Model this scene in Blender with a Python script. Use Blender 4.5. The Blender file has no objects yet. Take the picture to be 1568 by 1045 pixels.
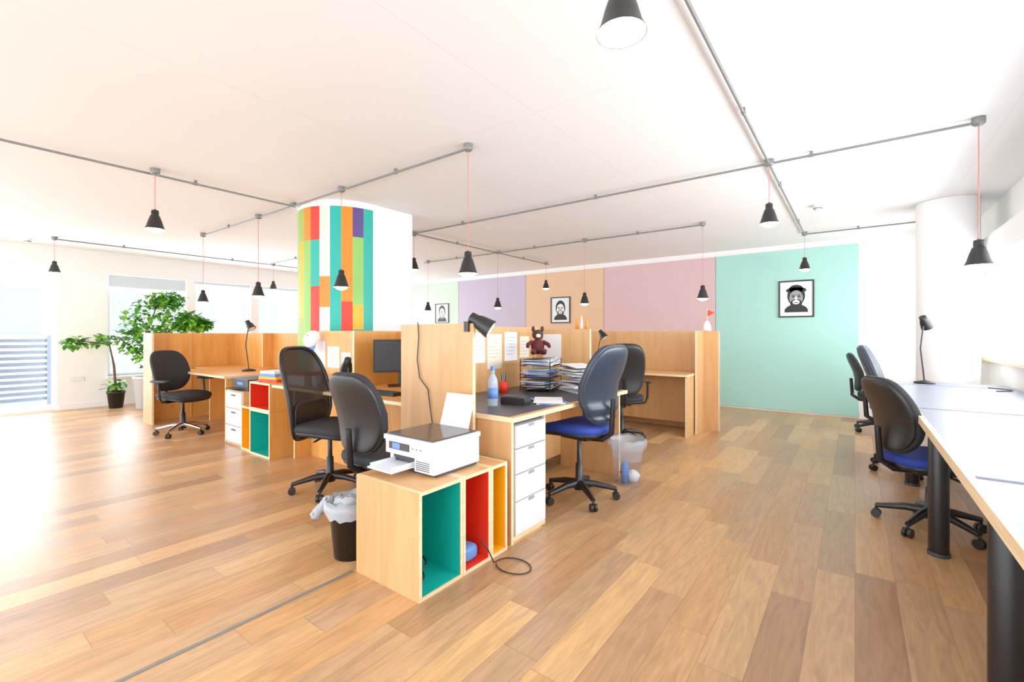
import bpy, math, random
from mathutils import Matrix, Vector
random.seed(7)
sc = bpy.context.scene
H = 2.62

# ---------------------------------------------------------------- materials
def lin(c):
    return tuple(((x/255)/12.92 if x/255 <= .04045 else ((x/255+.055)/1.055)**2.4) for x in c)
def newmat(name):
    m = bpy.data.materials.new(name); m.use_nodes = True
    return m, m.node_tree, m.node_tree.nodes['Principled BSDF']
def mat(name, c, rough=.5, metal=0, noise=0.06, scale=30, emit=0, alpha=1, spec=.5, trans=0, bump=0):
    m, nt, b = newmat(name)
    col = lin(c)
    n = nt.nodes.new('ShaderNodeTexNoise'); n.inputs['Scale'].default_value = scale; n.inputs['Detail'].default_value = 3
    tc = nt.nodes.new('ShaderNodeTexCoord'); nt.links.new(tc.outputs['Object'], n.inputs['Vector'])
    r = nt.nodes.new('ShaderNodeValToRGB')
    r.color_ramp.elements[0].position = .3; r.color_ramp.elements[1].position = .7
    r.color_ramp.elements[0].color = (*[x*(1-noise) for x in col], 1)
    r.color_ramp.elements[1].color = (*[min(1, x*(1+noise)) for x in col], 1)
    nt.links.new(n.outputs['Fac'], r.inputs['Fac']); nt.links.new(r.outputs['Color'], b.inputs['Base Color'])
    b.inputs['Roughness'].default_value = rough; b.inputs['Metallic'].default_value = metal
    b.inputs['Alpha'].default_value = alpha; b.inputs['Specular IOR Level'].default_value = spec
    b.inputs['Transmission Weight'].default_value = trans
    if emit:
        b.inputs['Emission Color'].default_value = (*col, 1); b.inputs['Emission Strength'].default_value = emit
    if bump:
        bp = nt.nodes.new('ShaderNodeBump'); bp.inputs['Strength'].default_value = bump; bp.inputs['Distance'].default_value = .002
        nt.links.new(n.outputs['Fac'], bp.inputs['Height']); nt.links.new(bp.outputs['Normal'], b.inputs['Normal'])
    return m
def wood(name, c1, c2, sc3=(14, 14, 1.2), rough=.42):
    m, nt, b = newmat(name)
    tc = nt.nodes.new('ShaderNodeTexCoord'); mp = nt.nodes.new('ShaderNodeMapping')
    mp.inputs['Scale'].default_value = sc3
    n = nt.nodes.new('ShaderNodeTexNoise'); n.inputs['Scale'].default_value = 1.4; n.inputs['Detail'].default_value = 6
    n.inputs['Distortion'].default_value = .8
    r = nt.nodes.new('ShaderNodeValToRGB')
    r.color_ramp.elements[0].position = .32; r.color_ramp.elements[1].position = .68
    r.color_ramp.elements[0].color = (*lin(c1), 1); r.color_ramp.elements[1].color = (*lin(c2), 1)
    nt.links.new(tc.outputs['Object'], mp.inputs['Vector']); nt.links.new(mp.outputs['Vector'], n.inputs['Vector'])
    nt.links.new(n.outputs['Fac'], r.inputs['Fac']); nt.links.new(r.outputs['Color'], b.inputs['Base Color'])
    b.inputs['Roughness'].default_value = rough
    return m

PLY = wood('birch_ply', (202, 148, 92), (214, 164, 108), (9, 9, 1.0))
PLYW = wood('birch_ply_warm', (212, 140, 60), (226, 160, 80), (9, 9, 1.0))
EDGE = wood('ply_edge', (224, 192, 146), (240, 214, 174), (3, 3, 60))
WHITE = mat('white_paint', (240, 238, 236), .6, noise=.01, scale=4)
WALLM = mat('wall_paint', (240, 237, 234), .8, noise=.01, scale=2)
FRAMEW = mat('window_frame_white', (226, 230, 234), .4, noise=.01)
BLACK = mat('black_plastic', (16, 16, 18), .42, noise=.1)
FABK = mat('black_fabric', (26, 27, 31), .8, noise=.15, scale=300, bump=.2)
FABN = mat('charcoal_vinyl', (36, 46, 62), .36, noise=.05)
FABB = mat('blue_fabric', (4, 44, 136), .75, noise=.12, scale=300, bump=.2)
DGREY = mat('dark_grey', (46, 48, 54), .5)
GREYM = mat('galvanised_conduit', (120, 122, 120), .45, .2, noise=.06)
CHROME = mat('chrome', (200, 200, 204), .15, 1, noise=.02)
PAPER = mat('paper', (232, 232, 235), .7, noise=.01)
PRW = mat('printer_white', (222, 225, 232), .35, noise=.01)
PRG = mat('printer_grey', (62, 54, 52), .2, noise=.03)
TEAL = mat('teal_paint', (0, 164, 148), .5, noise=.02)
RED = mat('red_paint', (222, 40, 16), .5, noise=.02)
YEL = mat('yellow_paint', (244, 166, 4), .5, noise=.02)
ORG = mat('orange_paint', (236, 124, 2), .5, noise=.02)
PUR = mat('purple_paint', (76, 48, 122), .5, noise=.02)
LGR = mat('light_green_paint', (128, 184, 82), .5, noise=.02)
CRM = mat('cream_paint', (228, 216, 200), .5, noise=.02)
OLV = mat('olive_paint', (148, 168, 70), .5, noise=.02)
PANEL = [mat('panel_turquoise', (158, 208, 196), .7, noise=.012, scale=3), mat('panel_pink', (210, 176, 176), .7, noise=.012, scale=3),
         mat('panel_peach', (220, 182, 146), .7, noise=.012, scale=3), mat('panel_lavender', (186, 174, 194), .7, noise=.012, scale=3),
         mat('panel_green', (192, 212, 190), .7, noise=.012, scale=3)]
CORD = mat('pink_cord', (206, 110, 98), .6)
BULB = mat('bulb_glow', (255, 226, 180), .5, noise=0, emit=12)
DESKD = mat('dark_linoleum', (54, 54, 64), .38, noise=.05)
DESKL = mat('pale_desktop', (124, 132, 150), .3, noise=.02)
DESKJ = mat('white_desk_edge', (232, 226, 214), .5, noise=.02)
LEAF = mat('leaf_green', (58, 134, 26), .45, noise=.35, scale=9)
LEAF2 = mat('leaf_light', (128, 188, 50), .45, noise=.25, scale=9)
BARK = mat('bark', (96, 70, 48), .8)
SOIL = mat('soil', (50, 36, 28), .9)
BAGM = mat('plastic_bag', (200, 206, 214), .3, noise=.05, alpha=.6, bump=.5)
BAGT = mat('thin_plastic_bag', (210, 216, 224), .3, noise=.05, alpha=.25, bump=.5)
CLEAR = mat('clear_plastic', (200, 208, 222), .15, noise=.02, alpha=.22)
MESHB = mat('chair_mesh', (22, 22, 26), .7, noise=.2, scale=200, alpha=.8)
TOYM = mat('plush_maroon', (84, 24, 28), .9, noise=.3, scale=60, bump=.4)
TOYB = mat('plush_brown', (60, 38, 28), .9, noise=.3, scale=60, bump=.4)
SKYB = mat('pale_blue', (90, 136, 206), .5)
MIDG = mat('photo_mid_grey', (140, 140, 140), .6)
INK = mat('photo_black', (20, 20, 22), .6)
EXTM = mat('facade_render', (196, 198, 202), .8, scale=1)
EXTW = mat('facade_glass', (118, 128, 140), .3)
EXTT = mat('facade_trim', (214, 215, 218), .8, scale=1)
RAILM = mat('railing_grey', (104, 114, 126), .5, .1)
BLIND = mat('roller_blind', (205, 212, 222), .8, noise=.02)

def mathnodes(nt):
    N = nt.nodes.new; L = nt.links.new
    def M(op, a, c=None, d=None):
        n = N('ShaderNodeMath'); n.operation = op
        for i, v in enumerate((a, c, d)):
            if v is None: continue
            if isinstance(v, (int, float)): n.inputs[i].default_value = v
            else: L(v, n.inputs[i])
        return n.outputs[0]
    return N, L, M
def floormat():
    m, nt, b = newmat('oak_plank_floor')
    N, L, M = mathnodes(nt)
    tc = N('ShaderNodeTexCoord'); sp = N('ShaderNodeSeparateXYZ'); L(tc.outputs['Object'], sp.inputs[0])
    px = M('DIVIDE', sp.outputs['X'], .158); row = M('FLOOR', px); fx = M('FRACT', px)
    wn = N('ShaderNodeTexWhiteNoise'); wn.noise_dimensions = '1D'; L(row, wn.inputs['W'])
    py = M('ADD', M('DIVIDE', sp.outputs['Y'], 1.0), M('MULTIPLY', wn.outputs['Value'], 7.0))
    col = M('FLOOR', py); fy = M('FRACT', py)
    cb = N('ShaderNodeCombineXYZ'); L(row, cb.inputs[0]); L(col, cb.inputs[1])
    w2 = N('ShaderNodeTexWhiteNoise'); w2.noise_dimensions = '2D'; L(cb.outputs[0], w2.inputs['Vector'])
    r = N('ShaderNodeValToRGB'); L(w2.outputs['Value'], r.inputs['Fac'])
    e = r.color_ramp.elements
    e[0].position = 0; e[0].color = (*lin((164, 120, 82)), 1)
    e[1].position = 1; e[1].color = (*lin((218, 170, 116)), 1)
    for p, c in ((.15, (176, 132, 92)), (.3, (192, 138, 86)), (.45, (184, 144, 106)), (.6, (200, 148, 94)), (.75, (194, 152, 110)), (.88, (210, 158, 102))):
        x = e.new(p); x.color = (*lin(c), 1)
    g = N('ShaderNodeCombineXYZ')
    L(M('ADD', M('MULTIPLY', sp.outputs['X'], 20.0), M('MULTIPLY', w2.outputs['Value'], 90.0)), g.inputs[0])
    L(M('MULTIPLY', sp.outputs['Y'], 2.2), g.inputs[1])
    no = N('ShaderNodeTexNoise'); no.inputs['Scale'].default_value = 1.2; no.inputs['Detail'].default_value = 8
    no.inputs['Roughness'].default_value = .62
    no.inputs['Distortion'].default_value = 1.6; L(g.outputs[0], no.inputs['Vector'])
    gr = N('ShaderNodeMapRange'); L(no.outputs['Fac'], gr.inputs['Value'])
    gr.inputs['From Min'].default_value = .3; gr.inputs['From Max'].default_value = .7
    gr.inputs['To Min'].default_value = .7; gr.inputs['To Max'].default_value = 1.14
    mx = N('ShaderNodeMix'); mx.data_type = 'RGBA'; mx.blend_type = 'MULTIPLY'; mx.inputs['Factor'].default_value = 1
    cg = N('ShaderNodeCombineXYZ')
    for i in range(3): L(gr.outputs[0], cg.inputs[i])
    L(r.outputs['Color'], mx.inputs['A']); L(cg.outputs[0], mx.inputs['B'])
    gap = M('MAXIMUM', M('LESS_THAN', fx, .014), M('LESS_THAN', fy, .0028))
    m2 = N('ShaderNodeMix'); m2.data_type = 'RGBA'; L(M('MULTIPLY', gap, .5), m2.inputs['Factor'])
    L(mx.outputs['Result'], m2.inputs['A']); m2.inputs['B'].default_value = (*lin((96, 60, 34)), 1)
    L(m2.outputs['Result'], b.inputs['Base Color'])
    rr = N('ShaderNodeMapRange'); L(no.outputs['Fac'], rr.inputs['Value'])
    rr.inputs['To Min'].default_value = .24; rr.inputs['To Max'].default_value = .42
    L(rr.outputs[0], b.inputs['Roughness'])
    bp = N('ShaderNodeBump'); bp.inputs['Strength'].default_value = .3; bp.inputs['Distance'].default_value = .002
    L(M('SUBTRACT', no.outputs['Fac'], gap), bp.inputs['Height']); L(bp.outputs['Normal'], b.inputs['Normal'])
    return m
FLOORM = floormat()
def ceilmat():
    m, nt, b = newmat('ceiling_paint')
    N, L, M = mathnodes(nt)
    tc = N('ShaderNodeTexCoord'); sp = N('ShaderNodeSeparateXYZ'); L(tc.outputs['Object'], sp.inputs[0])
    no = N('ShaderNodeTexNoise'); no.inputs['Scale'].default_value = .8; no.inputs['Detail'].default_value = 5; L(tc.outputs['Object'], no.inputs['Vector'])
    sx = M('LESS_THAN', M('FRACT', M('ADD', M('DIVIDE', sp.outputs['X'], 1.2), .35)), .006)
    sy = M('LESS_THAN', M('FRACT', M('DIVIDE', sp.outputs['Y'], 2.4)), .003)
    seam = M('MAXIMUM', sx, sy)
    v = M('SUBTRACT', M('ADD', M('MULTIPLY', no.outputs['Fac'], .05), .81), M('MULTIPLY', seam, .07))
    c = N('ShaderNodeCombineXYZ'); L(v, c.inputs[0]); L(M('MULTIPLY', v, .985), c.inputs[1]); L(M('MULTIPLY', v, .97), c.inputs[2])
    L(c.outputs[0], b.inputs['Base Color']); b.inputs['Roughness'].default_value = .85
    return m
CEILM = ceilmat()

# ---------------------------------------------------------------- mesh builder
class MB:
    def __init__(s): s.v = []; s.f = []; s.mi = []; s.sm = []; s.mats = []; s.M = Matrix()
    def add(s, vs, fs, m, smooth=False):
        if m not in s.mats: s.mats.append(m)
        o = len(s.v); i = s.mats.index(m)
        s.v += [tuple(s.M @ Vector(v)) for v in vs]
        for f in fs: s.f.append(tuple(o+k for k in f)); s.mi.append(i); s.sm.append(smooth)
    def box(s, a, b, m, em=None):
        x0, y0, z0 = [min(p, q) for p, q in zip(a, b)]; x1, y1, z1 = [max(p, q) for p, q in zip(a, b)]
        vs = [(x0,y0,z0),(x1,y0,z0),(x1,y1,z0),(x0,y1,z0),(x0,y0,z1),(x1,y0,z1),(x1,y1,z1),(x0,y1,z1)]
        F = {'z': [(0,3,2,1),(4,5,6,7)], 'y': [(0,1,5,4),(2,3,7,6)], 'x': [(1,2,6,5),(3,0,4,7)]}
        d = {'x': x1-x0, 'y': y1-y0, 'z': z1-z0}; thin = min(d, key=d.get)
        for k in F: s.add(vs, F[k], m if (em is None or k == thin) else em)
    def ply(s, a, b, m=None): s.box(a, b, m or PLY, EDGE)
    def tube(s, pts, r, m, n=10, closed=False):
        pts = [Vector(p) for p in pts]; N = len(pts)
        rs = r if isinstance(r, (list, tuple)) else [r]*N
        vs = []; up = None
        for i, p in enumerate(pts):
            if closed: t = (pts[(i+1) % N]-pts[i-1])
            else: t = (pts[min(i+1, N-1)]-pts[max(i-1, 0)])
            if t.length < 1e-9: t = Vector((0, 0, 1))
            t.normalize()
            if up is None:
                up = Vector((0, 0, 1)) if abs(t.z) < .9 else Vector((1, 0, 0))
            u = (up - t*up.dot(t))
            if u.length < 1e-6: u = t.orthogonal()
            u.normalize(); w = t.cross(u); up = u
            for k in range(n):
                a = 2*math.pi*k/n; vs.append(p+(u*math.cos(a)+w*math.sin(a))*rs[i])
        fs = []
        for i in range(N if closed else N-1):
            j = (i+1) % N
            for k in range(n): fs.append((i*n+k, i*n+(k+1) % n, j*n+(k+1) % n, j*n+k))
        s.add(vs, fs, m, True)
        if not closed:
            s.add(vs[:n], [tuple(range(n-1, -1, -1))], m); s.add(vs[-n:], [tuple(range(n))], m)
    def lathe(s, prof, m, c=(0, 0, 0), n=24, smooth=True):
        vs = []; fs = []
        for r, z in prof:
            for k in range(n):
                a = 2*math.pi*k/n; vs.append((c[0]+r*math.cos(a), c[1]+r*math.sin(a), c[2]+z))
        for i in range(len(prof)-1):
            for k in range(n): fs.append((i*n+k, i*n+(k+1) % n, (i+1)*n+(k+1) % n, (i+1)*n+k))
        s.add(vs, fs, m, smooth)
    def sup(s, c, r, m, e1=1, e2=1, fn=None, nu=28, nv=14):
        vs = []; fs = []
        sg = lambda v, e: math.copysign(abs(v)**e, v)
        for i in range(nv+1):
            ph = -math.pi/2+math.pi*i/nv
            for k in range(nu):
                th = 2*math.pi*k/nu
                x = sg(math.cos(ph), e1)*sg(math.cos(th), e2); y = sg(math.cos(ph), e1)*sg(math.sin(th), e2); z = sg(math.sin(ph), e1)
                p = (r[0]*x, r[1]*y, r[2]*z)
                if fn: p = fn(*p)
                vs.append((c[0]+p[0], c[1]+p[1], c[2]+p[2]))
        for i in range(nv):
            for k in range(nu): fs.append((i*nu+k, i*nu+(k+1) % nu, (i+1)*nu+(k+1) % nu, (i+1)*nu+k))
        s.add(vs, fs, m, True)
    def disc(s, c, rx, rz, m, n=24, a0=0, a1=2*math.pi):
        vs = [(c[0]+rx*math.cos(a0+(a1-a0)*k/n), c[1], c[2]+rz*math.sin(a0+(a1-a0)*k/n)) for k in range(n+1 if a1 < 6 else n)]
        s.add(vs, [tuple(range(len(vs)))], m)
    def build(s, name, loc=(0, 0, 0), rz=0, bevel=0, solid=0):
        me = bpy.data.meshes.new(name); me.from_pydata(s.v, [], s.f)
        for m in s.mats: me.materials.append(m)
        for p, i, k in zip(me.polygons, s.mi, s.sm): p.material_index = i; p.use_smooth = k
        me.update()
        o = bpy.data.objects.new(name, me); sc.collection.objects.link(o)
        o.location = loc; o.rotation_euler = (0, 0, rz)
        if bevel:
            md = o.modifiers.new('bevel', 'BEVEL'); md.width = bevel; md.segments = 2; md.limit_method = 'ANGLE'; md.angle_limit = math.radians(50)
        return o
def rot(ax, deg): return Matrix.Rotation(math.radians(deg), 4, ax)
T = Matrix.Translation

# ---------------------------------------------------------------- room shell
XL, XR, YF, YB = -10.2, 1.2, 8.3, -3.0
m = MB(); m.box((XL-.3, YB, -.1), (XR+.3, YF+.3, 0), FLOORM); m.build('floor')
m = MB(); m.box((XL-.3, YB, H), (XR+.3, YF+.3, H+.1), CEILM); m.build('ceiling')
m = MB(); m.box((XL-.3, YF, 0), (XR+.3, YF+.25, H), WALLM); m.build('wall_far')
xs = [0.05, -1.89, -3.95, -5.83, -7.87, -9.9]
for i in range(5):
    m = MB(); t = .02
    m.box((xs[i+1]+.006, YF-t, .03), (xs[i]-.006, YF-.001, 2.53), PANEL[i]); m.build('wall_panel_painted')
m = MB(); m.box((XL, YF-.015, 0), (-9.9, YF, .09), WHITE); m.box((.05, YF-.015, 0), (XR, YF, .09), WHITE); m.build('baseboard_far', bevel=.003)

def wall_open(name, x0, x1, ys, ye, opens):
    m = MB(); y = ys
    for (a, b, z0, z1) in opens:
        if a > y: m.box((x0, y, 0), (x1, a, H), WALLM)
        if z0 > 0: m.box((x0, a, 0), (x1, b, z0), WALLM)
        m.box((x0, a, z1), (x1, b, H), WALLM); y = b
    if ye > y: m.box((x0, y, 0), (x1, ye, H), WALLM)
    return m.build(name)
lo = [(-2.6, 1.48, 0.03, 2.33), (2.1, 3.26, .5, 2.25), (3.38, 4.42, .5, 2.25), (4.56, 5.7, .5, 2.25), (5.86, 7.0, .5, 2.25), (7.1, 8.0, .5, 2.25)]
wall_open('wall_left', XL-.25, XL, YB, YF, lo)
ro = [(-2.6, -.6, .98, 1.95), (-.5, 1.4, .98, 1.95), (1.5, 3.4, .98, 1.95), (3.5, 5.4, .98, 1.95), (5.5, 7.9, .98, 1.95)]
wall_open('wall_right', XR, XR+.25, YB, YF, ro)
def window(name, xc, a, b, z0, z1, vm=(), hm=()):
    m = MB(); w = .045; x0, x1 = xc-.03, xc+.03
    m.box((x0, a, z0), (x1, a+w, z1), FRAMEW); m.box((x0, b-w, z0), (x1, b, z1), FRAMEW)
    m.box((x0, a+w, z0), (x1, b-w, z0+w), FRAMEW); m.box((x0, a+w, z1-w), (x1, b-w, z1), FRAMEW)
    for v in vm: m.box((x0, v-w/2, z0+w), (x1, v+w/2, z1-w), FRAMEW)
    for v in hm: m.box((x0, a+w, v-w/2), (x1, b-w, v+w/2), FRAMEW)
    if name.startswith('door'):
        m.tube([(x1, .22, 1.0), (x1+.05, .22, 1.0), (x1+.05, .22, 1.25), (x1, .22, 1.25)], .009, CHROME, 8)
    m.build(name, bevel=.004)
k = 1
for i, (a, b, z0, z1) in enumerate(lo):
    if i == 0: window('door_1', XL-.1, a, b, z0, z1, (-1.2, .15))
    else: window('window_%d' % k, XL-.1, a, b, z0, z1); k += 1
for (a, b, z0, z1) in ro:
    window('window_%d' % k, XR+.1, a, b, z0, z1, ((a+b)/2,)); k += 1
m = MB()
for a, b, z in ((2.12, 3.24, 2.04), (3.4, 4.4, 2.2), (4.58, 5.68, 2.2)):
    m.box((XL-.03, a, z), (XL-.02, b, 2.24), BLIND); m.tube([(XL-.025, a, z), (XL-.025, b, z)], .012, FRAMEW)
m.build('roller_blind')
m = MB(); m.box((XL, 1.5, 0), (XL+.015, 2.08, .09), WHITE); m.box((XL, 2.08, 0), (XL+.015, 8.28, .09), WHITE); m.build('baseboard_left', bevel=.003)
m = MB(); m.box((XL-.24, 2.08, .47), (XL+.1, 8.1, .5), WHITE); m.build('trim_1', bevel=.005)
m = MB(); m.box((XR-.06, -2.6, .93), (XR+.24, 7.95, .96), EDGE); m.build('trim_2', bevel=.005)
m = MB(); m.box((XR-.14, -2.6, 1.97), (XR, 8.2, 2.2), WHITE); m.build('trim_3', bevel=.01)
m = MB(); m.box((-2.073, YB+.02, .0005), (-2.057, 1.39, .004), GREYM); m.build('trim_4')
m = MB(); m.box((XL, 1.62, .45), (XL+.012, 1.8, .53), FRAMEW); m.box((XL+.012, 1.64, .47), (XL+.016, 1.70, .51), FRAMEW); m.box((XL+.012, 1.72, .47), (XL+.016, 1.78, .51), FRAMEW); m.build('wall_socket', bevel=.002)
m = MB(); m.box((XR-.012, 5.4, .80), (XR, 5.58, .88), FRAMEW); m.box((XR-.016, 5.42, .82), (XR-.012, 5.48, .86), MIDG); m.box((XR-.016, 5.5, .82), (XR-.012, 5.56, .86), MIDG); m.build('wall_socket', bevel=.002)

# painted stadium column
m = MB(); cx, cy, R = -4.65, 3.04, .5; y2 = 3.62
blocks = {0: [(0, 2.55, TEAL)],
 1: [(0, 1.27, TEAL), (1.27, 1.53, YEL), (1.53, 2.24, LGR), (2.24, 2.55, PUR)],
 2: [(0, 1.2, TEAL), (1.2, 1.56, RED), (1.56, 2.55, ORG)],
 3: [(0, 2.55, TEAL)],
 4: [(0, 1.5, CRM), (1.5, 1.82, ORG), (1.82, 2.55, CRM)],
 5: [(0, 1.1, LGR), (1.1, 1.72, RED), (1.72, 2.2, TEAL), (2.2, 2.55, RED)],
 6: [(0, 1.1, OLV), (1.1, 1.7, LGR), (1.7, 2.2, LGR), (2.2, 2.55, ORG)],
 7: [(0, 1.4, OLV), (1.4, 2.2, YEL), (2.2, 2.55, OLV)],
 8: [(0, .9, TEAL), (.9, 2.55, LGR)], 9: [(0, 1.3, CRM), (1.3, 2.55, RED)], 10: [(0, 2.55, TEAL)],
 11: [(0, 1.8, ORG), (1.8, 2.55, PUR)], 12: [(0, 2.55, CRM)], 13: [(0, 1.1, RED), (1.1, 2.55, LGR)]}
st = math.pi/14
for i in range(14):
    a0, a1 = -i*st, -(i+1)*st
    for z0, z1, mm in blocks[i]+[(2.55, H-.002, WHITE)]:
        vs = []
        for q in range(4):
            a = a0+(a1-a0)*q/3
            vs += [(cx+R*math.cos(a), cy+R*math.sin(a), z0), (cx+R*math.cos(a), cy+R*math.sin(a), z1)]
        m.add(vs, [(2*q, 2*q+1, 2*q+3, 2*q+2) for q in range(3)], mm, True)
pl = [(cx+R, cy), (cx+R, y2-.06)] + [(cx+R-.06+.06*math.cos(t), y2-.06+.06*math.sin(t)) for t in (.4, .8, 1.2, 1.57)]
pl += [(cx-R+.06, y2), (cx-R, y2-.06), (cx-R, cy)]
vs = []
for p in pl: vs += [(p[0], p[1], 0), (p[0], p[1], H-.002)]
m.add(vs, [(2*q, 2*q+2, 2*q+3, 2*q+1) for q in range(len(pl)-1)], WHITE)
m.build('painted_column')
m = MB(); m.lathe([(.25, 0), (.25, H-.002)], WHITE, (.78, 6.62, 0), 48); m.build('round_column')

# ceiling conduits
m = MB(); zc = 2.588; r = .0095
def cond(p, q):
    m.tube([(*p, zc), (*q, zc)], r, GREYM, 8)
    L = (Vector(q)-Vector(p)).length; n = max(1, int(L/1.5))
    for i in range(1, n+1):
        t = (i-.5)/n; c = Vector(p).lerp(Vector(q), t); d = (Vector(q)-Vector(p)).normalized()*.018
        m.tube([(*(c-d), zc), (*(c+d), zc)], .0135, GREYM, 8)
        m.box((c.x-.01, c.y-.01, zc), (c.x+.01, c.y+.01, H-.001), GREYM)
cond((-.55, -2.9), (-.55, 7.41)); cond((.64, 4.17), (-4.8, 4.17)); cond((-4.8, 4.17), (-9.2, 4.3))
cond((-4.8, 4.17), (-4.8, 7.6)); cond((-6.6, 6.0), (-1.52, 6.0)); cond((-.55, 7.41), (.62, 7.41))
cond((-2.28, 2.5), (-7.23, 2.5)); cond((-4.8, -2.9), (-4.8, 2.5)); cond((-9.2, 1.31), (-9.2, 6.0))
for p in ((-.55, 4.17), (-4.8, 4.17), (-4.8, 6.0), (-.55, 7.41), (-4.8, 2.5)):
    m.lathe([(0, -.014), (.028, -.014), (.028, .031)], GREYM, (*p, zc), 16)
m.build('ceiling_conduit')

# pendant lamps
def pendant_mesh(zb):
    m = MB(); z = zb
    out = [(0, .166), (0.012, .165), (.024, .162), (.027, .15), (.027, .118), (.034, .114), (.038, .10), (.047, .075), (.054, .05), (.061, .025), (.073, 0)]
    m.lathe(out, BLACK, (0, 0, z), 28)
    m.lathe([(.071, .001), (.058, .028), (.044, .075), (.0, .095)], WHITE, (0, 0, z), 28)
    m.sup((0, 0, z+.006), (.056, .056, .034), BULB, nu=20, nv=10)
    m.lathe([(0, .175), (.007, .174), (.011, .160)], GREYM, (0, 0, z), 12)
    m.tube([(0, 0, z+.165), (0, 0, 2.58)], .0028, CORD, 6)
    m.lathe([(0, -.02), (.02, -.02), (.033, -.01), (.035, 0), (.035, .03)], GREYM, (0, 0, 2.588), 20)
    return m
meshes = {}
for x, y, z in [(-2.28, 2.5, 1.67), (-4.73, 1.28, 2.1), (-.55, 4.17, 2.09), (-3.9, 2.5, 1.65), (-5.59, 2.5, 1.67), (-7.23, 2.5, 1.67),
                (-9.2, 1.31, 2.1), (-9.2, 4.4, 2.1), (-4.85, 4.22, 2.09), (-4.8, 6.0, 1.65), (-4.8, 7.5, 2.08), (-3.17, 6.0, 1.65),
                (-1.52, 6.0, 1.65), (-.55, 7.41, 2.09), (.64, 4.17, 1.68), (-6.5, 6.0, 1.66), (-.55, 1.27, 2.11)]:
    key = 'lo' if z < 1.9 else 'hi'
    if key not in meshes: o = pendant_mesh(1.665 if key == 'lo' else 2.105).build('pendant_lamp'); meshes[key] = o.data
    else:
        o = bpy.data.objects.new('pendant_lamp', meshes[key]); sc.collection.objects.link(o)
    o.location = (x, y, 0)
for x, y in ((-.32, 5.95), (-9.7, 1.1)):
    m = MB(); m.lathe([(0, -.055), (.03, -.055), (.036, -.03), (.05, -.028), (.052, 0)], FRAMEW, (0, 0, H), 24)
    m.lathe([(.037, -.042), (.041, -.042), (.041, -.036)], DGREY, (0, 0, H), 24)
    m.build('smoke_detector', (x, y, 0))

# framed portraits
def portrait(x0, x1, z0, z1, style):
    m = MB(); y = YF-.0202
    m.box((x0, y-.02, z0), (x0+.022, y, z1), BLACK); m.box((x1-.022, y-.02, z0), (x1, y, z1), BLACK)
    m.box((x0+.022, y-.02, z0), (x1-.022, y, z0+.022), BLACK); m.box((x0+.022, y-.02, z1-.022), (x1-.022, y, z1), BLACK)
    m.box((x0+.022, y-.008, z0+.022), (x1-.022, y, z1-.022), PAPER)
    cx = (x0+x1)/2; cz = (z0+z1)/2+.01; s = (x1-x0)
    yy = y-.0085
    def D(dx, dz, rx, rz, mm, lay, **k): m.disc((cx+dx*s, yy-.0006*lay, cz+dz*s), rx*s, rz*s, mm, **k)
    D(0, -.42, .33, .22, INK, 0, n=24, a0=0, a1=math.pi)
    m.box((cx-.33*s, yy-.0006, cz-.46*s), (cx+.33*s, yy, cz-.42*s), INK)
    D(0, .08, .25, .33, INK, 1)
    if style == 0:
        D(0, .26, .29, .10, INK, 2); D(0, .30, .20, .14, INK, 2)
    D(0, .0, .19, .26, MIDG if style == 0 else PAPER, 3)
    D(0, -.17, .17, .14, INK if style != 2 else MIDG, 4)
    D(0, -.13, .10, .07, PAPER, 5)
    D(-.08, .05, .045, .022, INK, 5); D(.08, .05, .045, .022, INK, 5)
    D(-.08, .10, .06, .013, INK, 5); D(.08, .10, .06, .013, INK, 5)
    D(0, -.01, .03, .07, PAPER if style == 0 else MIDG, 6); D(0, -.145, .065, .014, INK, 6)
    m.build('framed_portrait')
portrait(-.96, -.49, 1.48, 2.05, 0); portrait(-5.17, -4.70, 1.45, 2.0, 1); portrait(-8.68, -8.2, 1.5, 2.0, 2)

# ---------------------------------------------------------------- desks & partitions
PH = 1.285
m = MB()
m.ply((-2.5, 2.06, 0), (-1.84, 2.085, PH))
m.ply((-2.525, 2.085, 0), (-2.5, 3.76, PH))
m.ply((-2.5, 3.735, 0), (-1.92, 3.76, PH-.02))
m.build('desk_partition', bevel=.002)
m = MB()
m.ply((-3.65, 3.0, 0), (-2.53, 3.025, 1.25), PLYW)
m.ply((-3.675, 2.47, 0), (-3.65, 3.025, 1.25), PLYW)
m.ply((-4.42, 2.47, 0), (-3.675, 2.495, 1.25), PLYW)
m.build('desk_partition', bevel=.002)
# desk A
m = MB()
m.ply((-2.49, 2.09, .712), (-1.56, 3.73, .74)); m.box((-2.47, 2.11, .74), (-1.6, 3.71, .7425), DESKD)
m.ply((-2.2, 2.1, 0), (-1.58, 2.122, .712)); m.ply((-2.2, 3.69, 0), (-1.62, 3.712, .712))
m.ply((-2.2, 2.5, 0), (-1.62, 2.52, .712)); m.ply((-2.22, 2.122, .1), (-2.2, 3.69, .712))
m.build('office_desk', bevel=.002)
m = MB()
m.box((-2.1, 2.13, .0), (-1.6, 2.145, .70), EDGE); m.box((-2.1, 2.475, .0), (-1.6, 2.49, .70), EDGE)
m.box((-2.1, 2.145, .0), (-1.6, 2.475, .03), EDGE); m.box((-2.1, 2.145, .03), (-1.62, 2.475, .70), DGREY)
z = .04
for hh in (.2, .16, .15, .14):
    m.box((-1.62, 2.15, z), (-1.585, 2.47, z+hh-.01), PRW)
    m.box((-1.588, 2.28, z+hh-.03), (-1.583, 2.34, z+hh-.012), MIDG); z += hh
m.build('drawer_pedestal', bevel=.003)
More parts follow.
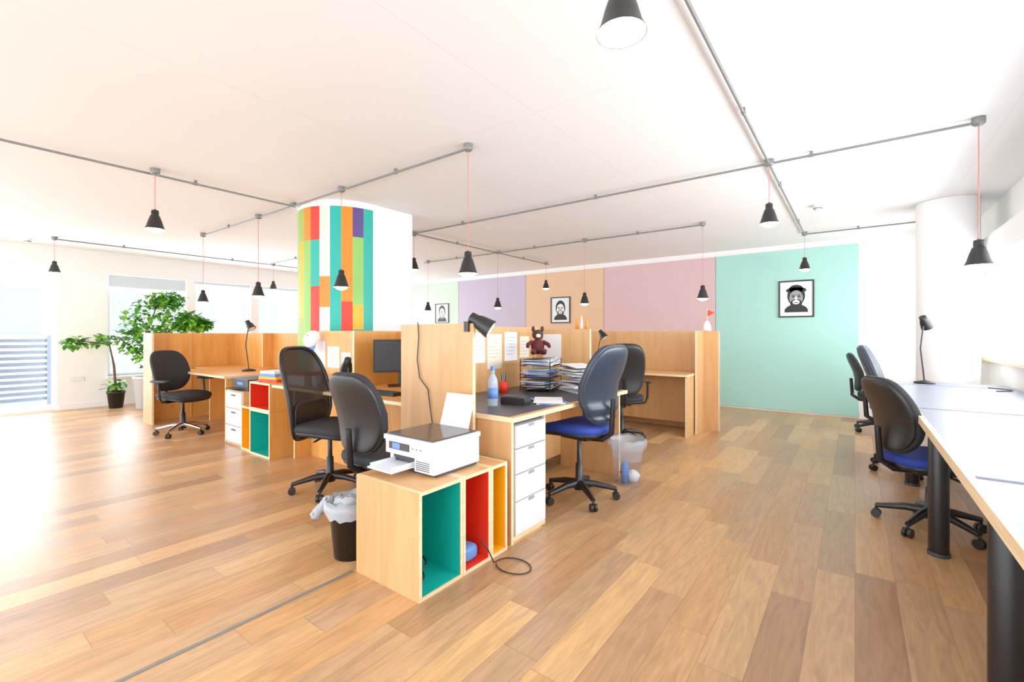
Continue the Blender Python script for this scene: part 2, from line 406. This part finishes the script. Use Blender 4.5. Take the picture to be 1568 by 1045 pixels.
# desk B
m = MB()
m.ply((-3.64, 2.1, .715), (-2.53, 2.99, .74), PLYW); m.ply((-4.42, 2.1, .715), (-3.645, 2.46, .74), PLYW)
m.ply((-2.56, 2.3, 0), (-2.535, 2.95, .715), PLYW); m.ply((-3.63, 2.62, .1), (-2.56, 2.64, .715), PLYW); m.ply((-4.4, 2.3, 0), (-4.38, 2.45, .715), PLYW)
m.ply((-3.64, 2.62, 0), (-3.62, 2.95, .715), PLYW)
m.build('office_desk', bevel=.002)
def cubes(name, x0, x1, ys, cols, axis='x'):
    m = MB(); t = .018
    for (a, b, z_0, z_1), c in zip(ys, cols):
        if axis == 'x':
            m.ply((x0, a, z_0), (x1, a+t, z_1)); m.ply((x0, b-t, z_0), (x1, b, z_1))
            m.ply((x0, a+t, z_0), (x1, b-t, z_0+t)); m.ply((x0, a+t, z_1-t), (x1, b-t, z_1)); m.ply((x0, a+t, z_0+t), (x0+t, b-t, z_1-t))
            q = .002
            m.box((x0+t, a+t, z_0+t), (x0+t+q, b-t, z_1-t), c)
            m.box((x0+t, a+t, z_0+t), (x1-.004, a+t+q, z_1-t), c); m.box((x0+t, b-t-q, z_0+t), (x1-.004, b-t, z_1-t), c)
            m.box((x0+t, a+t, z_0+t), (x1-.004, b-t, z_0+t+q), c); m.box((x0+t, a+t, z_1-t-q), (x1-.004, b-t, z_1-t), c)
        else:
            Y0, Y1 = x0, x1; q = .002
            m.ply((a, Y0, z_0), (a+t, Y1, z_1), PLYW); m.ply((b-t, Y0, z_0), (b, Y1, z_1), PLYW)
            m.ply((a+t, Y0, z_0), (b-t, Y1, z_0+t), PLYW); m.ply((a+t, Y0, z_1-t), (b-t, Y1, z_1), PLYW); m.ply((a+t, Y1-t, z_0+t), (b-t, Y1, z_1-t), PLYW)
            m.box((a+t, Y1-t-q, z_0+t), (b-t, Y1-t, z_1-t), c)
            m.box((a+t, Y0+.004, z_0+t), (a+t+q, Y1-t, z_1-t), c); m.box((b-t-q, Y0+.004, z_0+t), (b-t, Y1-t, z_1-t), c)
            m.box((a+t, Y0+.004, z_0+t), (b-t, Y1-t, z_0+t+q), c); m.box((a+t, Y0+.004, z_1-t-q), (b-t, Y1-t, z_1-t), c)
    return m.build(name, bevel=.0015)
cubes('cube_shelf', -2.05, -1.575, [(1.4, 1.69, 0, .5), (1.692, 1.91, 0, .5), (1.912, 2.055, 0, .5)], [TEAL, RED, YEL])
cubes('cube_shelf', 2.14, 2.46, [(-4.98, -4.55, 0, .455), (-4.98, -4.55, .457, .735)], [TEAL, RED], 'y')
cubes('cube_shelf', 2.16, 2.5, [(-5.22, -4.99, 0, .46)], [YEL], 'y')
# left cluster
m = MB()
m.ply((-7.875, 2.0, 0), (-7.85, 3.15, 1.235), PLYW); m.ply((-7.85, 2.0, 0), (-7.52, 2.022, 1.235), PLY)
m.ply((-7.875, 3.15, 0), (-5.17, 3.175, 1.235), PLYW); m.ply((-7.85, 2.55, .0), (-7.835, 2.57, 1.235), PLYW)
m.ply((-6.6, 3.0, .76), (-6.575, 3.15, 1.235), PLYW)
m.build('desk_partition', bevel=.002)
m = MB()
m.ply((-7.3, 2.18, .715), (-5.7, 3.14, .74), PLYW); m.ply((-5.73, 2.2, 0), (-5.705, 3.1, .715), PLYW); m.ply((-7.83, 2.6, .715), (-7.305, 3.14, .74), PLYW)
m.ply((-7.28, 2.9, .1), (-5.75, 2.92, .715), PLYW); m.ply((-7.3, 2.6, 0), (-7.28, 3.1, .715), PLYW)
m.build('office_desk', bevel=.002)
m = MB()
m.box((-5.68, 2.2, 0), (-5.26, 2.7, .6), PLY)
for z in (.03, .22, .41): m.box((-5.66, 2.185, z), (-5.28, 2.2, z+.175), PRW); m.box((-5.52, 2.18, z+.13), (-5.42, 2.186, z+.145), DGREY)
m.build('drawer_pedestal', bevel=.004)
# far cluster
m = MB()
m.ply((-3.2, 6.15, 0), (-1.36, 6.175, 1.26)); m.ply((-1.56, 5.8, 0), (-1.535, 6.15, 1.26))
m.ply((-1.535, 6.1, 0), (-1.36, 6.125, 1.26))
m.build('desk_partition', bevel=.002)
m = MB()
m.ply((-3.2, 5.5, .715), (-1.57, 6.14, .74)); m.ply((-1.6, 5.53, 0), (-1.575, 6.1, .715)); m.ply((-3.18, 5.53, 0), (-3.155, 6.1, .715)); m.ply((-3.15, 5.95, .1), (-1.6, 5.97, .715))
m.build('office_desk', bevel=.002)
m = MB(); m.ply((-4.2, 4.9, 0), (-2.9, 4.925, 1.26)); m.ply((-4.2, 4.925, 0), (-4.175, 5.6, 1.26)); m.build('desk_partition', bevel=.002)

# long window desk
m = MB()
m.box((.3, -1.45, .70), (1.13, 6.15, .732), DESKJ)
m.box((.298, -1.45, .699), (.322, 6.15, .742), EDGE)
y = -1.45
while y < 6.1:
    y1 = min(y+1.8, 6.15); m.box((.322, y+.02, .728), (1.12, y1-.02, .7415), DESKL); y = y1
for y in (.2, 2.0, 3.43, 4.9, 6.0):
    m.lathe([(0, 0), (.045, 0), (.045, .69), (0, .69)], BLACK, (.37, y, 0), 20); m.lathe([(0, 0), (.05, 0), (.05, .02), (.0, .02)], DGREY, (.37, y, .0), 20)
    m.lathe([(0, 0), (.04, 0), (.04, .70)], BLACK, (1.06, y, 0), 16)
m.box((.38, -1.1, .64), (.42, 6.1, .70), BLACK)
m.build('window_desk', bevel=.0015)

# ---------------------------------------------------------------- chairs
def chair(name, loc, face, backm=FABK, seatm=FABK, basem=BLACK, arms=False, mesh=False, zs=.48, top=1.12, bw=.23, lum=False, gap=.04):
    m = MB()
    for i in range(5):
        a = 2*math.pi*i/5+.35; c, s = math.cos(a), math.sin(a)
        m.tube([(.02*c, .02*s, .115), (.12*c, .12*s, .11), (.27*c, .27*s, .078)], [.03, .024, .016], basem, 8)
        m.lathe([(0, 0), (.008, 0), (.008, .03)], DGREY, (.27*c, .27*s, .05), 8)
        for sd in (-.014, .014):
            px, py = .27*c-sd*s, .27*s+sd*c
            m.tube([(px+.009*s, py-.009*c, .028), (px-.009*s, py+.009*c, .028)], .027, BLACK, 14)
    m.lathe([(0, .07), (.04, .07), (.045, .12), (.03, .15), (.027, .26), (.018, .265), (.016, zs-.07)], BLACK, n=16)
    m.box((-.09, -.12, zs-.085), (.09, .1, zs-.05), BLACK)
    m.tube([(.08, 0, zs-.07), (.22, .02, zs-.075)], .008, BLACK, 6)
    def sf(x, y, z): return (x*(1-.12*max(0, -y/.23)), y, z-.03*max(0, y/.23)**2+ .012*(x/.24)**2)
    m.sup((0, .01, zs-.005), (.245, .235, .042), seatm, .55, .45, sf)
    m.sup((0, .01, zs-.035), (.235, .225, .025), BLACK, .5, .45, sf)
    hb = (top-zs-gap)/2; zc_ = top-hb
    def bf(x, y, z):
        t = z/hb
        w = 1-.14*max(0, t)**2 - .22*max(0, -t)**1.5
        yy = y+.22*(x*w)**2*4 - .10*(t*hb) + .035*math.cos(t*2.2+.7)
        if lum: yy += .011*math.cos(t*16)*(1 if -.8 < t < .3 else 0)
        return (x*w, yy, z)
    if mesh:
        N = 40; pts = []
        for k in range(N):
            th = 2*math.pi*k/N; sg = lambda v: math.copysign(abs(v)**.5, v)
            p = bf(bw*sg(math.cos(th)), 0, hb*sg(math.sin(th))); pts.append((p[0], p[1]-.26, p[2]+zc_))
        m.tube(pts, .016, BLACK, 8, closed=True)
        m.sup((0, -.26, zc_), (bw, .006, hb), MESHB, .3, .5, bf)
        m.sup((0, -.262, zc_-.55*hb), (bw*.8, .025, .5*hb*.8), BLACK, .5, .5, lambda x, y, z: (x, y+.22*x*x*4+.06, z))
    else:
        m.sup((0, -.25, zc_), (bw, .034, hb), backm, .5, .5, bf, 40, 26)
        m.sup((0, -.268, zc_), (bw*.96, .03, hb*.95), BLACK if backm is FABK else backm, .5, .5, bf, 40, 26)
    m.tube([(0, -.08, zs-.075), (0, -.2, zs-.07), (0, -.275, zs-.02), (0, -.29, zc_-.35*hb)], [.025, .022, .02, .018], BLACK, 8)
    if arms:
        for sx in (-1, 1):
            m.tube([(sx*.1, 0, zs-.07), (sx*.26, 0, zs-.06), (sx*.285, .0, zs), (sx*.285, -.02, zs+.17)], .014, BLACK, 8)
            m.sup((sx*.285, -.0, zs+.185), (.035, .13, .016), BLACK, .6, .5)
    f = math.atan2(face[1], face[0])-math.pi/2
    return m.build(name, (*loc, 0), f)
chair('office_chair', (-1.64, 3.02), (-1, .12), FABN, FABB, zs=.54, top=1.15, lum=True)
chair('office_chair', (-3.29, 2.01), (.92, .4), mesh=True, zs=.5, top=1.11, bw=.25, gap=-.1)
chair('office_chair', (-2.38, 1.84), (-.1, 1), zs=.47, top=1.0, bw=.2)
chair('office_chair', (-6.58, 2.06), (.9, .35), basem=CHROME, arms=True, zs=.48, top=1.02)
chair('office_chair', (-2.13, 4.93), (-.5, .85), arms=True, basem=BLACK, zs=.5, top=1.12)
chair('office_chair', (.38, 3.86), (1, .45), FABK, FABB, zs=.44, top=.95)
chair('office_chair', (.36, 5.35), (1, -.1), FABN, FABK, zs=.48, top=1.12)
chair('office_chair', (.25, 7.3), (1, 0), FABK, FABK, zs=.46, top=.98)

# ---------------------------------------------------------------- printer
m = MB()
m.box((-2.03, 1.60, .52), (-1.66, 1.91, .655), PRW)
m.box((-2.03, 1.57, .585), (-1.66, 1.60, .655), PRW)
m.box((-1.80, 1.57, .52), (-1.66, 1.60, .585), PRW)
m.box((-2.02, 1.60, .502), (-1.67, 1.90, .52), PRG)
m.box((-2.035, 1.56, .658), (-1.655, 1.915, .682), PRW); m.box((-2.02, 1.575, .682), (-1.67, 1.9, .69), PRG)
m.box((-2.0, 1.43, .535), (-1.81, 1.60, .543), PRW); m.box((-1.99, 1.44, .543), (-1.985, 1.6, .56), PRW); m.box((-1.825, 1.44, .543), (-1.82, 1.6, .56), PRW)
m.box((-2.0, 1.598, .53), (-1.81, 1.5995, .58), DGREY)
m.box((-2.0, 1.566, .61), (-1.84, 1.5705, .648), PRG); m.box((-1.97, 1.564, .615), (-1.91, 1.5665, .644), SKYB)
for i in range(5): m.box((-1.79, 1.5685, .53+.01*i), (-1.69, 1.5705, .534+.01*i), DGREY)
for i in range(3): m.lathe([(0, 0), (.006, 0), (.006, .003)], DGREY, (-1.81+i*.03, 1.566, .63), 10)
m.M = T((-1.85, 1.90, .69)) @ rot('X', -18)
m.box((-.105, 0, -.02), (.105, .004, .19), PAPER); m.box((-.11, .005, -.02), (.11, .012, .14), PRW)
m.M = Matrix()
m.build('printer', bevel=.004)
m = MB()
m.box((-5.62, 2.24, .602), (-5.24, 2.6, .70), BLACK); m.box((-5.63, 2.23, .702), (-5.23, 2.61, .725), DGREY); m.box((-5.55, 2.12, .62), (-5.32, 2.24, .628), BLACK); m.box((-5.5, 2.236, .66), (-5.36, 2.24, .69), SKYB)
m.build('printer', bevel=.006)

# bins
def bin_(name, loc, r0, r1, h, mm, bag=BAGM, drape=None, lumps=7):
    m = MB()
    m.lathe([(0, .005), (r0, .005), (r0, 0), (r1, h), (r1+.006, h), (r1+.006, h-.012), (r1-.004, h-.012)] + ([(r0-.004, .01), (0, .01)] if mm is not CLEAR else []), mm, n=28)
    vs = []; n = 30; prof = [(r1-.02, h*.55), (r1-.008, h-.01), (r1+.012, h+.015), (r1+.02, h-.03), (r1+.012, h-.07)]
    for i, (r, z) in enumerate(prof):
        for k in range(n):
            j = random.uniform(-1, 1)*.008*(i > 0); a = 2*math.pi*k/n
            vs.append(((r+j)*math.cos(a), (r+j)*math.sin(a), z+random.uniform(-1, 1)*.01*(i > 0)))
    m.add(vs, [(i*n+k, i*n+(k+1) % n, (i+1)*n+(k+1) % n, (i+1)*n+k) for i in range(len(prof)-1) for k in range(n)], bag, True)
    for i in range(lumps):
        a = i*.9; m.sup((.5*r1*math.cos(a), .5*r1*math.sin(a), h*.8+.01*i), (.05, .045, .04), bag, 1, 1, lambda x, y, z: (x+random.uniform(-.008, .008), y+random.uniform(-.008, .008), z), 12, 8)
    if mm is CLEAR:
        m.lathe([(0, .0), (.03, 0), (.03, .14), (.012, .17), (.012, .19), (0, .19)], SKYB, (.0, -.05, .02), 14)
        m.sup((-.03, .04, .07), (.05, .04, .04), RED, 1, 1, lambda x, y, z: (x+random.uniform(-.006, .006), y, z), 14, 8); m.sup((.05, .0, .07), (.05, .05, .05), PAPER, 1, 1, lambda x, y, z: (x+random.uniform(-.008, .008), y+random.uniform(-.008, .008), z), 14, 8)
    if drape:
        for t in range(5):
            q = r1+.01+.017*t; m.sup((q*drape[0], q*drape[1], h-.01-.018*t), (.032-.003*t, .03, .03), bag, 1, 1, lambda x, y, z: (x+random.uniform(-.006, .006), y+random.uniform(-.006, .006), z+random.uniform(-.006, .006)), 14, 8)
    return m.build(name, loc)
bin_('waste_bin', (-2.235, 1.50, 0), .095, .125, .3, BLACK, drape=(-.8, -.6))
bin_('waste_bin', (-1.49, 3.56, 0), .10, .135, .36, CLEAR, bag=BAGT, lumps=0)
bin_('waste_bin', (-2.95, 2.3, 0), .1, .13, .3, DGREY)

def lamp_head(m, p, d, L=.13, R=.055, mm=BLACK):
    d = Vector(d).normalized(); p = Vector(p)
    m.tube([p, p+d*L*.02, p+d*L*.3, p+d*L*.45, p+d*L], [R*.3, R*.5, R*.58, R*.75, R], mm, 20)
    m.tube([p+d*L, p+d*L*1.01], [R*.8, R*.8], WHITE, 16)
m = MB()
m.box((-1.9, 2.045, PH-.05), (-1.865, 2.1, PH+.012), BLACK); m.tube([(-1.88, 2.07, PH), (-1.875, 2.07, PH+.035), (-1.86, 2.07, PH+.04)], .007, BLACK, 8)
lamp_head(m, (-1.87, 2.07, PH+.045), (.8, .5, -.62), .15, .06); m.build('clip_lamp')
m = MB()
m.tube([(-2.32, 2.052, 1.30), (-2.31, 2.05, 1.2), (-2.325, 2.05, 1.05), (-2.30, 2.05, .93), (-2.22, 2.05, .86), (-2.2, 2.05, .74), (-2.16, 2.05, .55)], .004, DGREY, 6)
m.build('lamp_cable')
def desk_lamp(loc, rz, hgt=.55):
    m = MB()
    m.lathe([(0, 0), (.08, 0), (.08, .015), (.02, .03), (0, .03)], BLACK, n=20)
    m.tube([(0, 0, .02), (-.05, 0, hgt*.55), (.0, 0, hgt)], .007, DGREY, 8)
    lamp_head(m, (-.03, 0, hgt+.03), (.6, 0, -.8), .13, .055); m.build('desk_lamp', loc, rz)
desk_lamp((.54, 5.95, .742), .9, .62); desk_lamp((-6.3, 2.7, .742), .4, .62); desk_lamp((-2.85, 5.9, .742), 0, .5); desk_lamp((-3.5, 2.3, .742), 2.8, .24)

# desk A clutter
m = MB()
m.lathe([(0, 0), (.035, 0), (.035, .15), (.03, .18), (.013, .21), (.013, .24), (0, .24)], mat('bottle_plastic', (200, 220, 238), .1, alpha=.5), n=18)
m.lathe([(.0351, .05), (.0355, .05), (.0355, .12), (.0351, .12)], SKYB, n=18); m.lathe([(0, .262), (.015, .262), (.015, .235)], SKYB, n=14)
m.build('water_bottle', (-1.93, 2.36, .7435))
m = MB(); m.lathe([(0, 0), (.03, 0), (.03, .12), (.012, .14), (.012, .16), (0, .16)], PAPER, n=18); m.tube([(0, 0, .16), (0, 0, .19), (.03, 0, .19)], .005, PAPER, 6); m.build('soap_dispenser', (-2.03, 2.25, .7435))
m = MB(); m.box((-.09, -.05, 0), (.09, .05, .045), BLACK); m.sup((0, 0, .045), (.08, .045, .012), DGREY, .5, .5); m.build('desk_organiser', (-1.86, 2.52, .7435), .2, bevel=.01)
m = MB()
for i, (a, c) in enumerate(((0, PAPER), (.2, SKYB), (-.15, PAPER))):
    m.M = rot('Z', math.degrees(a)) @ T((0, 0, .004*i)); m.box((-.1, -.14, 0), (.1, .14, .0035), c)
m.build('magazine_stack', (-1.74, 2.75, .7435), .7)
m = MB()
for lv in range(3):
    z = .01+lv*.1
    for s in (-1, 1):
        m.tube([(s*.13, -.17, z), (s*.13, .17, z), (s*.13, .17, z+.05), (s*.13, -.17, z+.03)], .003, BLACK, 6, closed=True)
    for k in range(7): m.tube([(-.13, -.15+.05*k, z), (.13, -.15+.05*k, z)], .002, BLACK, 5)
    zz = z+.004
    for k in range(11):
        m.M = T((random.uniform(-.03, .03), random.uniform(-.04, .04), zz)) @ rot('Z', random.uniform(-14, 14)) @ rot('Y', random.uniform(-2.5, 2.5))
        th = random.choice((.003, .005, .007)); m.box((-.105, -.148, 0), (.105, .148, th), random.choice((PAPER, PAPER, PAPER, DGREY, WHITE, SKYB))); zz += th+.0008
    m.M = Matrix()
for s in (-1, 1):
    for t in (-.16, .16): m.tube([(s*.13, t, 0), (s*.13, t, .27)], .0035, BLACK, 6)
m.build('paper_tray', (-2.16, 3.3, .7435), .25)
m = MB()
for k in range(22):
    zz = .01*k
    m.M = T((random.uniform(-.04, .04), random.uniform(-.04, .04), zz)) @ rot('Z', random.uniform(-30, 30)) @ rot('X', random.uniform(0, 3) if k > 3 else 0); th = random.choice((.004, .007, .009))
    m.box((-.105, -.148, 0), (.105, .148, th), random.choice((PAPER, PAPER, WHITE, PAPER, DGREY)))
m.build('paper_stack', (-1.84, 3.42, .7435), 1.1)
m = MB()
m.sup((0, 0, .07), (.06, .05, .07), TOYM); m.sup((0, .0, .175), (.05, .045, .045), TOYB); m.sup((0, -.045, .165), (.022, .02, .018), CRM, nu=14, nv=8)
for s in (-1, 1):
    m.sup((s*.04, 0, .225), (.016, .01, .026), TOYB, nu=12, nv=8); m.tube([(s*.05, 0, .11), (s*.09, -.03, .09), (s*.095, -.06, .07)], [.02, .018, .016], TOYM, 8)
    m.tube([(s*.03, -.02, .025), (s*.05, -.08, .02), (s*.05, -.1, .04)], [.026, .022, .018], TOYM, 8); m.sup((s*.018, -.04, .185), (.006, .004, .007), BLACK, nu=10, nv=6)
m.build('plush_toy', (-2.25, 3.38, 1.04), .7)
m = MB()
m.lathe([(0, 0), (.035, 0), (.037, .09), (.034, .09), (.032, .006), (0, .006)], RED, n=18)
for i in range(6): a = i; m.tube([(.012*math.cos(a), .012*math.sin(a), .01), (.03*math.cos(a), .03*math.sin(a), .15)], .0035, (BLACK, YEL, SKYB)[i % 3], 6)
m.build('pen_cup', (-2.3, 2.95, .7435))
m = MB()
for y, z, w, h, c in ((2.5, .93, .2, .28, PAPER), (2.74, .98, .21, .25, PAPER), (2.98, .92, .2, .3, CRM), (3.22, .98, .19, .26, PAPER), (2.3, .9, .12, .3, PAPER), (3.45, 1.0, .15, .2, CRM)):
    m.box((-2.4995, y, z), (-2.497, y+w, z+h), c)
    for k in range(6): m.box((-2.497, y+.02, z+h-.05-.03*k), (-2.4965, y+w-.03-.02*(k % 3), z+h-.047-.03*k), MIDG)
m.build('pinned_papers')
m = MB(); m.box((-2.42, 3.731, .95), (-2.22, 3.7345, 1.22), PAPER); m.build('pinned_papers')
m = MB()
for i, (dx, c) in enumerate(((0, ORG), (.05, CRM), (.1, ORG))): m.lathe([(0, 0), (.018, 0), (.012, .05), (.004, .12), (0, .13)], c, (dx, 0, 0), 10)
m.build('small_ornament', (-2.06, 3.747, 1.266))
# desk B clutter
m = MB()
m.box((-.24, -.012, .13), (.24, .012, .43), BLACK); m.box((-.225, -.0135, .145), (.225, -.012, .415), DGREY); m.tube([(0, .02, .01), (0, .03, .25)], .018, BLACK, 10); m.box((-.11, -.08, 0), (.11, .09, .012), BLACK)
m.build('monitor', (-3.36, 2.76, .7405), .95, bevel=.004)
m = MB(); m.box((-.22, -.07, 0), (.22, .07, .018), BLACK)
for i in range(12):
    for j in range(4): m.box((-.205+i*.034, -.055+j*.028, .018), (-.177+i*.034, -.032+j*.028, .024), DGREY)
m.build('keyboard', (-3.05, 2.3, .7405), .1)
m = MB()
m.box((-.1, -.1, 0), (.1, .1, .035), BLACK); m.tube([(-.07, -.1, .05), (-.075, -.04, .075), (-.075, .04, .075), (-.07, .1, .05)], [.024, .016, .016, .024], BLACK, 10)
for i in range(12): m.box((-.02+.03*(i % 3), -.06+.03*(i//3), .035), (0+.03*(i % 3), -.04+.03*(i//3), .04), MIDG)
m.build('desk_phone', (-2.85, 2.65, .7405), .4, bevel=.006)
m = MB(); m.box((-4.33, 2.4665, .86), (-4.12, 2.469, 1.15), PAPER); m.box((-4.08, 2.4665, .9), (-3.88, 2.469, 1.1), PAPER); m.box((-3.85, 2.4665, .85), (-3.7, 2.469, 1.05), CRM); m.build('pinned_papers')
m = MB()
m.sup((0, 0, 0), (.085, .09, .075), PAPER, fn=lambda x, y, z: (x, y, max(z, -.01))); m.sup((0, -.10, -.012), (.07, .06, .008), SKYB, 1, .8); m.lathe([(0, 0), (.008, 0), (.0, .008)], SKYB, (0, 0, .075), 8)
o = m.build('baseball_cap', (-4.2, 2.38, 1.17)); o.rotation_euler = (1.0, 0, .3)
m = MB()
for i in range(4): m.box((-.14+.01*i, -.1, .0+.028*i), (.14-.012*i, .1, .026+.028*i), (RED, YEL, SKYB, PAPER)[i])
m.build('book_stack', (-4.75, 2.3, .7365), .2, bevel=.002)
m = MB(); m.lathe([(0, 0), (.03, 0), (.04, .1), (.037, .1), (.028, .006), (0, .006)], WHITE, n=18); m.tube([(.036, 0, .08), (.06, 0, .07), (.058, 0, .035), (.034, 0, .025)], .005, WHITE, 6); m.build('coffee_mug', (-3.9, 2.25, .7405))
m = MB(); m.box((-.13, -.09, 0), (.13, .09, .09), PAPER); m.box((-.135, -.095, .09), (.135, .095, .11), RED); m.build('storage_box', (-4.2, 2.3, .7405), .1, bevel=.003)
m = MB(); m.tube([(0, 0, 0), (0, 0, .28)], .003, EDGE, 6); m.add([(0, 0, .27), (.09, .01, .23), (0, 0, .18)], [(0, 1, 2)], RED); m.lathe([(0, 0), (.05, 0), (.045, .06), (.02, .12), (0, .13)], PAPER, n=12); m.build('small_flag', (-1.5, 6.13, 1.262))
m = MB(); m.sup((0, 0, .04), (.05, .06, .04), SKYB, .6, .6); m.build('tape_dispenser', (-1.66, 1.80, .022))
m = MB(); m.tube([(-1.72+.05*math.cos(t/3)*(1+t*.02), 1.5+.04*math.sin(t/3), .03+t*.004) for t in range(30)], .005, BLACK, 6); m.build('coiled_cable')
m = MB(); m.tube([(-1.58, 1.84, .12), (-1.555, 1.86, .08), (-1.53, 1.88, .01)]+[(-1.43+.1*math.cos(3.1-t*.32), 1.92+.075*math.sin(3.1-t*.32), .006) for t in range(19)], .0035, BLACK, 6); m.build('power_cable')
m = MB(); m.tube([(1.0+.06*math.cos(t*.5), 5.6+.15*math.sin(t*.25), .746) for t in range(20)], .004, BLACK, 6); m.build('desk_cable')

# ---------------------------------------------------------------- plants
def plant(name, loc, pr, ph, potm, clumps, nleaf, ls, stems):
    m = MB()
    m.lathe([(0, 0), (pr*.75, 0), (pr, ph), (pr*1.05, ph), (pr*1.05, ph-.03), (pr*.95, ph-.03), (0, ph-.035)], potm, n=28)
    m.lathe([(0, ph-.03), (pr*.94, ph-.03)], SOIL, n=20)
    for s in stems: m.tube(s, [.022*(1-.6*i/(len(s)-1)) for i in range(len(s))], BARK, 7)
    for c, r in clumps:
        for k in range(int(nleaf)):
            d = Vector([random.gauss(0, 1) for _ in range(3)]).normalized()*random.random()**.45
            p = Vector((c[0]+d.x*r[0], c[1]+d.y*r[1], c[2]+d.z*r[2]))
            q = Matrix.Rotation(random.uniform(0, 6.3), 3, 'Z') @ Matrix.Rotation(random.uniform(-.9, .7), 3, 'X'); s = ls*random.uniform(.7, 1.2)
            vs = [p+q @ Vector(v)*s for v in ((0, 0, 0), (.32, .35, .06), (.25, .75, .02), (0, 1.1, -.14), (-.25, .75, .02), (-.32, .35, .06), (0, .5, 0))]
            m.add(vs, [(0, 1, 6), (1, 2, 6), (2, 3, 6), (3, 4, 6), (4, 5, 6), (5, 0, 6)], random.choice((LEAF, LEAF, LEAF2)))
    return m.build(name, loc)
plant('potted_ficus_tree', (-9.4, 2.42, 0), .17, .52, FRAMEW,
      [((.1, 0, 1.5), (.45, .35, .38)), ((.6, .25, 1.4), (.45, .35, .25)), ((-.1, -.1, 1.15), (.35, .3, .3)), ((.3, .2, 1.76), (.3, .25, .16)), ((.25, .1, .85), (.4, .35, .25)), ((1.0, .3, 1.42), (.3, .2, .14)), ((1.25, .35, 1.38), (.2, .15, .08))],
      330, .1, [[(0, 0, .48), (.03, 0, .9), (.1, 0, 1.3), (.2, .1, 1.7)], [(.02, 0, .8), (.3, .1, 1.15), (.7, .25, 1.4), (1.0, .3, 1.45)], [(.02, 0, .8), (-.1, -.15, 1.0), (-.2, -.3, 1.15)]])
plant('potted_plant', (-9.78, 2.12, 0), .12, .28, BLACK,
      [((.1, -.15, 1.12), (.22, .18, .11)), ((.0, -.5, 1.1), (.16, .14, .08)), ((.0, 0, .38), (.12, .12, .07))], 50, .12,
      [[(0, 0, .25), (.02, -.03, .7), (.08, -.1, 1.05), (.0, -.48, 1.12)], [(0, 0, .25), (0, 0, .4)]])

# ---------------------------------------------------------------- exterior
m = MB()
for i in range(11): m.box((-11.25, -3, .08+i*.1), (-11.22, 1.55, .14+i*.1), RAILM)
for y in (-2, -.6, .8, 1.5): m.box((-11.22, y, 0), (-11.18, y+.05, 1.2), RAILM)
m.build('balcony_railing')
m = MB(); m.box((-11.4, -3, -.1), (XL-.31, 9, -.01), EXTT); m.build('balcony_deck')
m = MB(); m.box((-24, -10, -6), (-22, 22, 3.2), EXTM)
for i in range(12):
    for j in range(3):
        m.box((-22, -9+i*2.6, -4+j*2.6), (-21.95, -7.6+i*2.6, -2.4+j*2.6), EXTW); m.box((-21.96, -9.08+i*2.6, -4.1+j*2.6), (-21.9, -7.52+i*2.6, -4+j*2.6), EXTT)
m.build('neighbouring_building')

# ---------------------------------------------------------------- light
w = bpy.data.worlds.new('sky'); sc.world = w; w.use_nodes = True
bg = w.node_tree.nodes['Background']; bg.inputs['Color'].default_value = (.86, .93, 1, 1); bg.inputs['Strength'].default_value = 3.2
def daylight(name, loc, sx, sy, ry, power):
    l = bpy.data.lights.new(name, 'AREA'); l.shape = 'RECTANGLE'; l.size = sx; l.size_y = sy; l.energy = power; l.color = (.92, .97, 1)
    o = bpy.data.objects.new(name, l); sc.collection.objects.link(o); o.location = loc; o.rotation_euler = (0, ry, 0)
# daylight entering through the two window walls
daylight('window_daylight_right', (2.3, 4.6, 1.2), 2.2, 6.5, math.radians(90+12), 360)
daylight('window_daylight_left', (-12.4, 3.0, 1.2), 3.0, 10.0, math.radians(-90-12), 480)
sc.view_settings.view_transform = 'Standard'
sc.view_settings.exposure = .70
sc.view_settings.gamma = 1.15

cam = bpy.data.cameras.new('camera'); co = bpy.data.objects.new('camera', cam); sc.collection.objects.link(co)
co.location = (0, 0, 1.22); co.rotation_euler = (math.pi/2, 0, math.atan2(.6, .8))
cam.sensor_width = 36; cam.lens = 16.07; cam.shift_y = -.0067; cam.clip_start = .02; sc.camera = co
